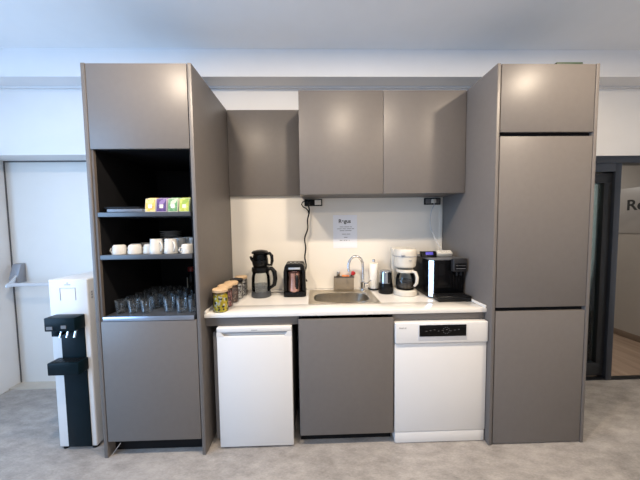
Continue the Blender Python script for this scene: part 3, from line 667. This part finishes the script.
for i in range(len(pts)-1):
    p_ = [Vector(pts[max(0, min(len(pts)-1, i+k))]) for k in (-1, 0, 1, 2)]
    for k in range(5):
        f = k/5; sm.append(.5*((2*p_[1])+(-p_[0]+p_[2])*f+(2*p_[0]-5*p_[1]+4*p_[2]-p_[3])*f*f+(-p_[0]+3*p_[1]-3*p_[2]+p_[3])*f**3))
sm.append(Vector(pts[-1]))
b = MB(); b.tube(sm, .0035, 8); b.build('cable', mat('grey white cable', (.45, .45, .46), .5, vary=.1), t)

# ---------------------------------------------------------------- notice
t = thing('paper_notice', 'printed white paper notice taped to the splashback above the sink', 'notice', (.268, YW-.007, 1.24))
b = MB(); b.box(.166, .371, YW-.0078, YW-.0064, 1.240, 1.522); b.build('sheet', 'paper', t)
lettering('heading', 'Regus', .044, 'ink', t, (.212, YW-.0082, 1.455), FACE, .0003, .0012)
for z, spans in ((1.418, ((.222, .255), (.260, .305), (.310, .325))), (1.402, ((.200, .240), (.246, .275), (.282, .318), (.323, .345))), (1.386, ((.222, .262), (.268, .322))), (1.356, ((.242, .275), (.28, .312))), (1.328, ((.258, .288),)), (1.302, ((.222, .245), (.255, .268), (.275, .285), (.300, .306)))):
    b = MB()
    for a0, a1 in spans: b.box(a0, a1, YW-.0085, YW-.0079, z, z+.0055)
    b.build('print_line', 'inkgrey', t)

# ---------------------------------------------------------------- storage jars
def jar(x, y, r, hb, cont, lidm, label):
    t = thing('storage_jar', label, 'jar', (x, y, ZC), 'glass jars along the tall cupboard side')
    b = MB(); b.lathe(x, y, [(0, ZC), (r-.003, ZC), (r, ZC+.004), (r, ZC+hb-.012), (r-.004, ZC+hb)], 32); b.build('body', 'glass', t)
    b = MB(); b.lathe(x, y, [(0, ZC+.003), (r-.005, ZC+.003), (r-.003, ZC+.008), (r-.003, ZC+hb*.80), (r-.012, ZC+hb*.86), (0, ZC+hb*.88)], 32); b.build('contents', cont, t)
    b = MB(); b.lathe(x, y, [(0, ZC+hb), (r, ZC+hb), (r+.002, ZC+hb+.003), (r+.002, ZC+hb+.017), (r-.001, ZC+hb+.020), (0, ZC+hb+.020)], 32); b.build('lid', lidm, t)
    return t
j1 = jar(-.612, 1.668, .047, .128, 'jar_a', 'woodlid', 'jar of yellow wrapped sweets with wooden lid at the worktop front edge')
j = jar(-.615, 1.768, .047, .128, 'jar_b', 'woodlid', 'jar of pinkish sachets with wooden lid just behind the yellow jar')
j = jar(-.604, 1.868, .047, .128, 'jar_d', 'woodlid', 'jar of brown sachets with wooden lid in the middle of the jar row')
j = jar(-.596, 1.966, .046, .128, 'jar_c', 'blackmat', 'jar with a dark lid, second from the wall in the jar row')
j = jar(-.588, 2.064, .047, .130, 'jar_c', 'woodlid', 'jar of pale sachets with wooden lid, farthest back against the wall')

# ---------------------------------------------------------------- niche, upper shelf
Z1 = 1.5293
t = thing('serving_tray', 'blue grey serving tray lying flat on the top niche shelf under a black tray', 'tray', (-1.14, 1.75, Z1))
def tray(t, x0, x1, y0, y1, z, h, m):
    b = MB(); b.box(x0, x1, y0, y1, z, z+.004, .001); b.box(x0, x1, y0, y0+.004, z, z+h, .001); b.box(x0, x1, y1-.004, y1, z, z+h, .001); b.box(x0, x0+.004, y0, y1, z, z+h, .001); b.box(x1-.004, x1, y0, y1, z, z+h, .001)
    return b.build('tray_body', m, t)
tray(t, -1.245, -1.030, 1.592, 1.93, Z1, .020, mat('blue grey tray', (.13, .15, .19), .35, vary=.05))
b = MB(); b.box(-1.029, -1.012, 1.60, 1.64, Z1+.012, Z1+.018, .001); b.build('handle', 'satin', t)
t = thing('serving_tray', 'black serving tray on top of the blue grey tray in the niche', 'tray', (-1.15, 1.76, Z1+.0203))
tray(t, -1.268, -1.050, 1.60, 1.94, Z1+.0203, .014, 'blackmat')
tea = [(-1.018, 'yl', 'cardw', 'yellow and white tea sachet box, nearest the trays'), (-.951, 'pu', 'lilac', 'purple tea sachet box between the yellow and the green box'),
       (-.883, 'gr', 'cardw', 'white and green tea sachet box beside the purple box'), (-.815, 'lm', 'mint', 'lime yellow tea sachet box against the niche side wall')]
for i, (x, pm, cm_, lab) in enumerate(tea):
    t = thing('tea_box', lab, 'tea box', (x+.033, 1.65, Z1), 'tea boxes on the top niche shelf')
    x1 = x+.061
    b = MB()
    b.prism([(1.592, Z1), (1.70, Z1), (1.70, Z1+.084), (1.604, Z1+.082)], 'x', x, x1, .001); b.build('box_body', cm_, t)
    sl = math.atan2(.012, .082)
    b = MB(); b.xf = Matrix.Translation(((x+x1)/2, 1.592, Z1)) @ Matrix.Rotation(-sl, 4, 'X')
    b.box(-.028, .028, -.0012, .0003, .004, .080); b.build('front_print', pm, t)
    b = MB(); b.xf = Matrix.Translation(((x+x1)/2, 1.592, Z1)) @ Matrix.Rotation(-sl, 4, 'X')
    b.box(-.011, .011, -.002, -.0011, .024, .046); b.build('emblem', 'cardw' if i % 2 else 'cream', t)
    b = MB()
    for k in range(6): b.box(x+.004, x1-.004, 1.622+k*.013, 1.630+k*.013, Z1+.074, Z1+.087+.003*(k % 2), .0008)
    b.build('sachets', pm, t)

# ---------------------------------------------------------------- niche, middle shelf
Z2 = 1.2733
def cup_proto(label, loc):          # small cup turned upside down
    t = thing('coffee_cup', label, 'cup', loc, 'white cups upside down on the middle niche shelf')
    x, y, z = loc
    b = MB(); b.lathe(x, y, [(.037, z), (.040, z), (.0405, z+.003), (.037, z+.040), (.034, z+.052), (.027, z+.058), (0, z+.059)], 32); b.build('body', 'porcelain', t)
    b = MB(); b.tube([(x-.034, y, z+.012), (x-.047, y-.002, z+.010), (x-.054, y-.003, z+.020), (x-.050, y-.002, z+.034), (x-.036, y, z+.037), (x-.030, y, z+.037)], .004, 10); b.build('handle', 'porcelain', t)
    return t
c0 = cup_proto('upside down white cup at the front corner nearest the dispenser side of the niche', (-1.217, 1.640, Z2))
lab = {(1, 0): 'second white cup of the front row, counting from the dispenser side', (2, 0): 'white cup set slightly back beside the two front cups'}
for (i, k), l in lab.items(): dup(c0, (-1.217+.084*i, 1.640+.018*i, Z2), l, 0.0)
dup(c0, (-.795, 1.640, Z2), 'white cup with handle beside the tall mugs, against the niche side wall', 0.9)
back = 'white cup in the shadowed rows behind the front cups of the middle niche shelf'
for yy in (1.755, 1.85, 1.945):
    for i in range(3 if yy < 1.9 else 1): dup(c0, (-1.19+.094*i, yy+.01*i, Z2), back, .15*i-.2)
def mug_proto(label, loc):
    t = thing('mug', label, 'mug', loc, 'tall white mugs on the middle niche shelf')
    x, y, z = loc
    b = MB(); b.lathe(x, y, [(0, z), (.038, z), (.040, z+.004), (.039, z+.03), (.034, z+.075), (.033, z+.092), (.030, z+.092), (.031, z+.075), (.035, z+.03), (.034, z+.008), (0, z+.007)], 36); b.build('body', 'porcelain', t)
    b = MB(); b.tube([(x+.030, y-.006, z+.072), (x+.046, y-.010, z+.072), (x+.058, y-.012, z+.055), (x+.058, y-.012, z+.035), (x+.048, y-.010, z+.020), (x+.036, y-.006, z+.018)], .0045, 10); b.build('handle', 'porcelain', t)
    return t
m0 = mug_proto('tall white mug in front, nearer to the upside down cups', (-.982, 1.632, Z2))
dup(m0, (-.899, 1.640, Z2), 'tall white mug in front, nearer to the niche side wall', -.5)
m0.rotation_euler.z = -.35
for yy in (1.74, 1.84):
    for i in range(2): dup(m0, (-.90+.094*i, yy+.02, Z2), 'white mug in the shadowed rows behind the two front mugs', -1.2)
ordn = ['topmost', 'second from top', 'third from top', 'fourth from top', 'fifth from top', 'sixth from top', 'seventh from top', 'eighth from top', 'lowest but one', 'lowest']
s0 = None
for k in range(10):
    zz = Z2 + .0135*(9-k); l = f'round saucer, {ordn[k]} in the stack behind the mugs'
    if s0 is None:
        b = MB(); b.lathe(-1.085, 1.99, [(0, zz), (.040, zz), (.044, zz+.003), (.070, zz+.0095), (.074, zz+.011), (.073, zz+.013), (.066, zz+.0118), (.042, zz+.006), (0, zz+.0055)], 40)
        s0 = one('saucer', b, 'saucer', l, 'saucer', (-1.085, 1.99, zz), 'saucers stacked on the middle niche shelf')
    else: dup(s0, (-1.085, 1.99, zz), l)

# ---------------------------------------------------------------- niche, bottom shelf
Z3 = .8973
def glass_proto(label, loc):
    t = thing('tea_glass', label, 'glass', loc, 'handled tea glasses on the lowest niche shelf')
    x, y, z = loc
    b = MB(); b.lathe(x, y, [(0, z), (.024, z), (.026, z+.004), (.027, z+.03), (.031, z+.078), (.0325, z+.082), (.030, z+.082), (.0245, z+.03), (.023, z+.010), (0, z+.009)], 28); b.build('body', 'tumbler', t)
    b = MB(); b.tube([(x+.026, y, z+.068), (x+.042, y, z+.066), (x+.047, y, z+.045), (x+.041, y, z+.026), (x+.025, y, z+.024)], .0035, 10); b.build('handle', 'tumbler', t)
    return t
g0 = glass_proto('clear handled glass at the front corner nearest the dispenser side', (-1.232, 1.645, Z3))
for x, l in ((-1.152, 'second clear glass of the front row, counting from the dispenser side'), (-1.072, 'third clear glass of the front row, counting from the dispenser side'),
             (-.850, 'clear front glass just past the gap in the front row'), (-.776, 'last clear glass of the front row, against the niche side wall')):
    dup(g0, (x, 1.645, Z3), l, random.uniform(-1.1, -.8) if x < -.8 else -2.2)
for r_, yy in enumerate((1.735, 1.825, 1.915, 2.005)):
    for i in range(4): dup(g0, (-1.225+.08*i, yy, Z3), 'clear glass in the dark rows behind the front glasses, on the dispenser side', random.uniform(-1.4, -1.0))
    if r_ < 2:
        for i in range(2): dup(g0, (-.90+.083*i, yy+.01, Z3), 'clear glass in the dark rows behind the front glasses, on the sink side', random.uniform(-2.0, -1.2))
dup(g0, (-.935, 1.66, Z3), 'clear glass set back in the gap of the front row', 2.9)
g0.rotation_euler.z = -.9
t = thing('syrup_bottle', 'dark bottle with red cap standing deep in the niche behind the glasses', 'bottle', (-1.0, 2.105, Z3))
b = MB(); b.lathe(-1.0, 2.105, [(0, Z3), (.032, Z3), (.034, Z3+.004), (.034, Z3+.135), (.022, Z3+.17), (.018, Z3+.183), (0, Z3+.183)], 28); b.build('body', 'black', t)
b = MB(); b.lathe(-1.0, 2.105, [(0, Z3+.183), (.024, Z3+.183), (.025, Z3+.1835), (.025, Z3+.215), (.020, Z3+.219), (0, Z3+.219)], 24); b.build('cap', 'darkred', t)
b = MB(); b.prism([(-1.0+.0346*math.cos(math.radians(a)), 2.105+.0346*math.sin(math.radians(a))) for a in range(190, 241, 10)] + [(-1.0+.033*math.cos(math.radians(a)), 2.105+.033*math.sin(math.radians(a))) for a in range(240, 189, -10)], 'z', Z3+.05, Z3+.135); b.build('label_strip', 'cardw', t)
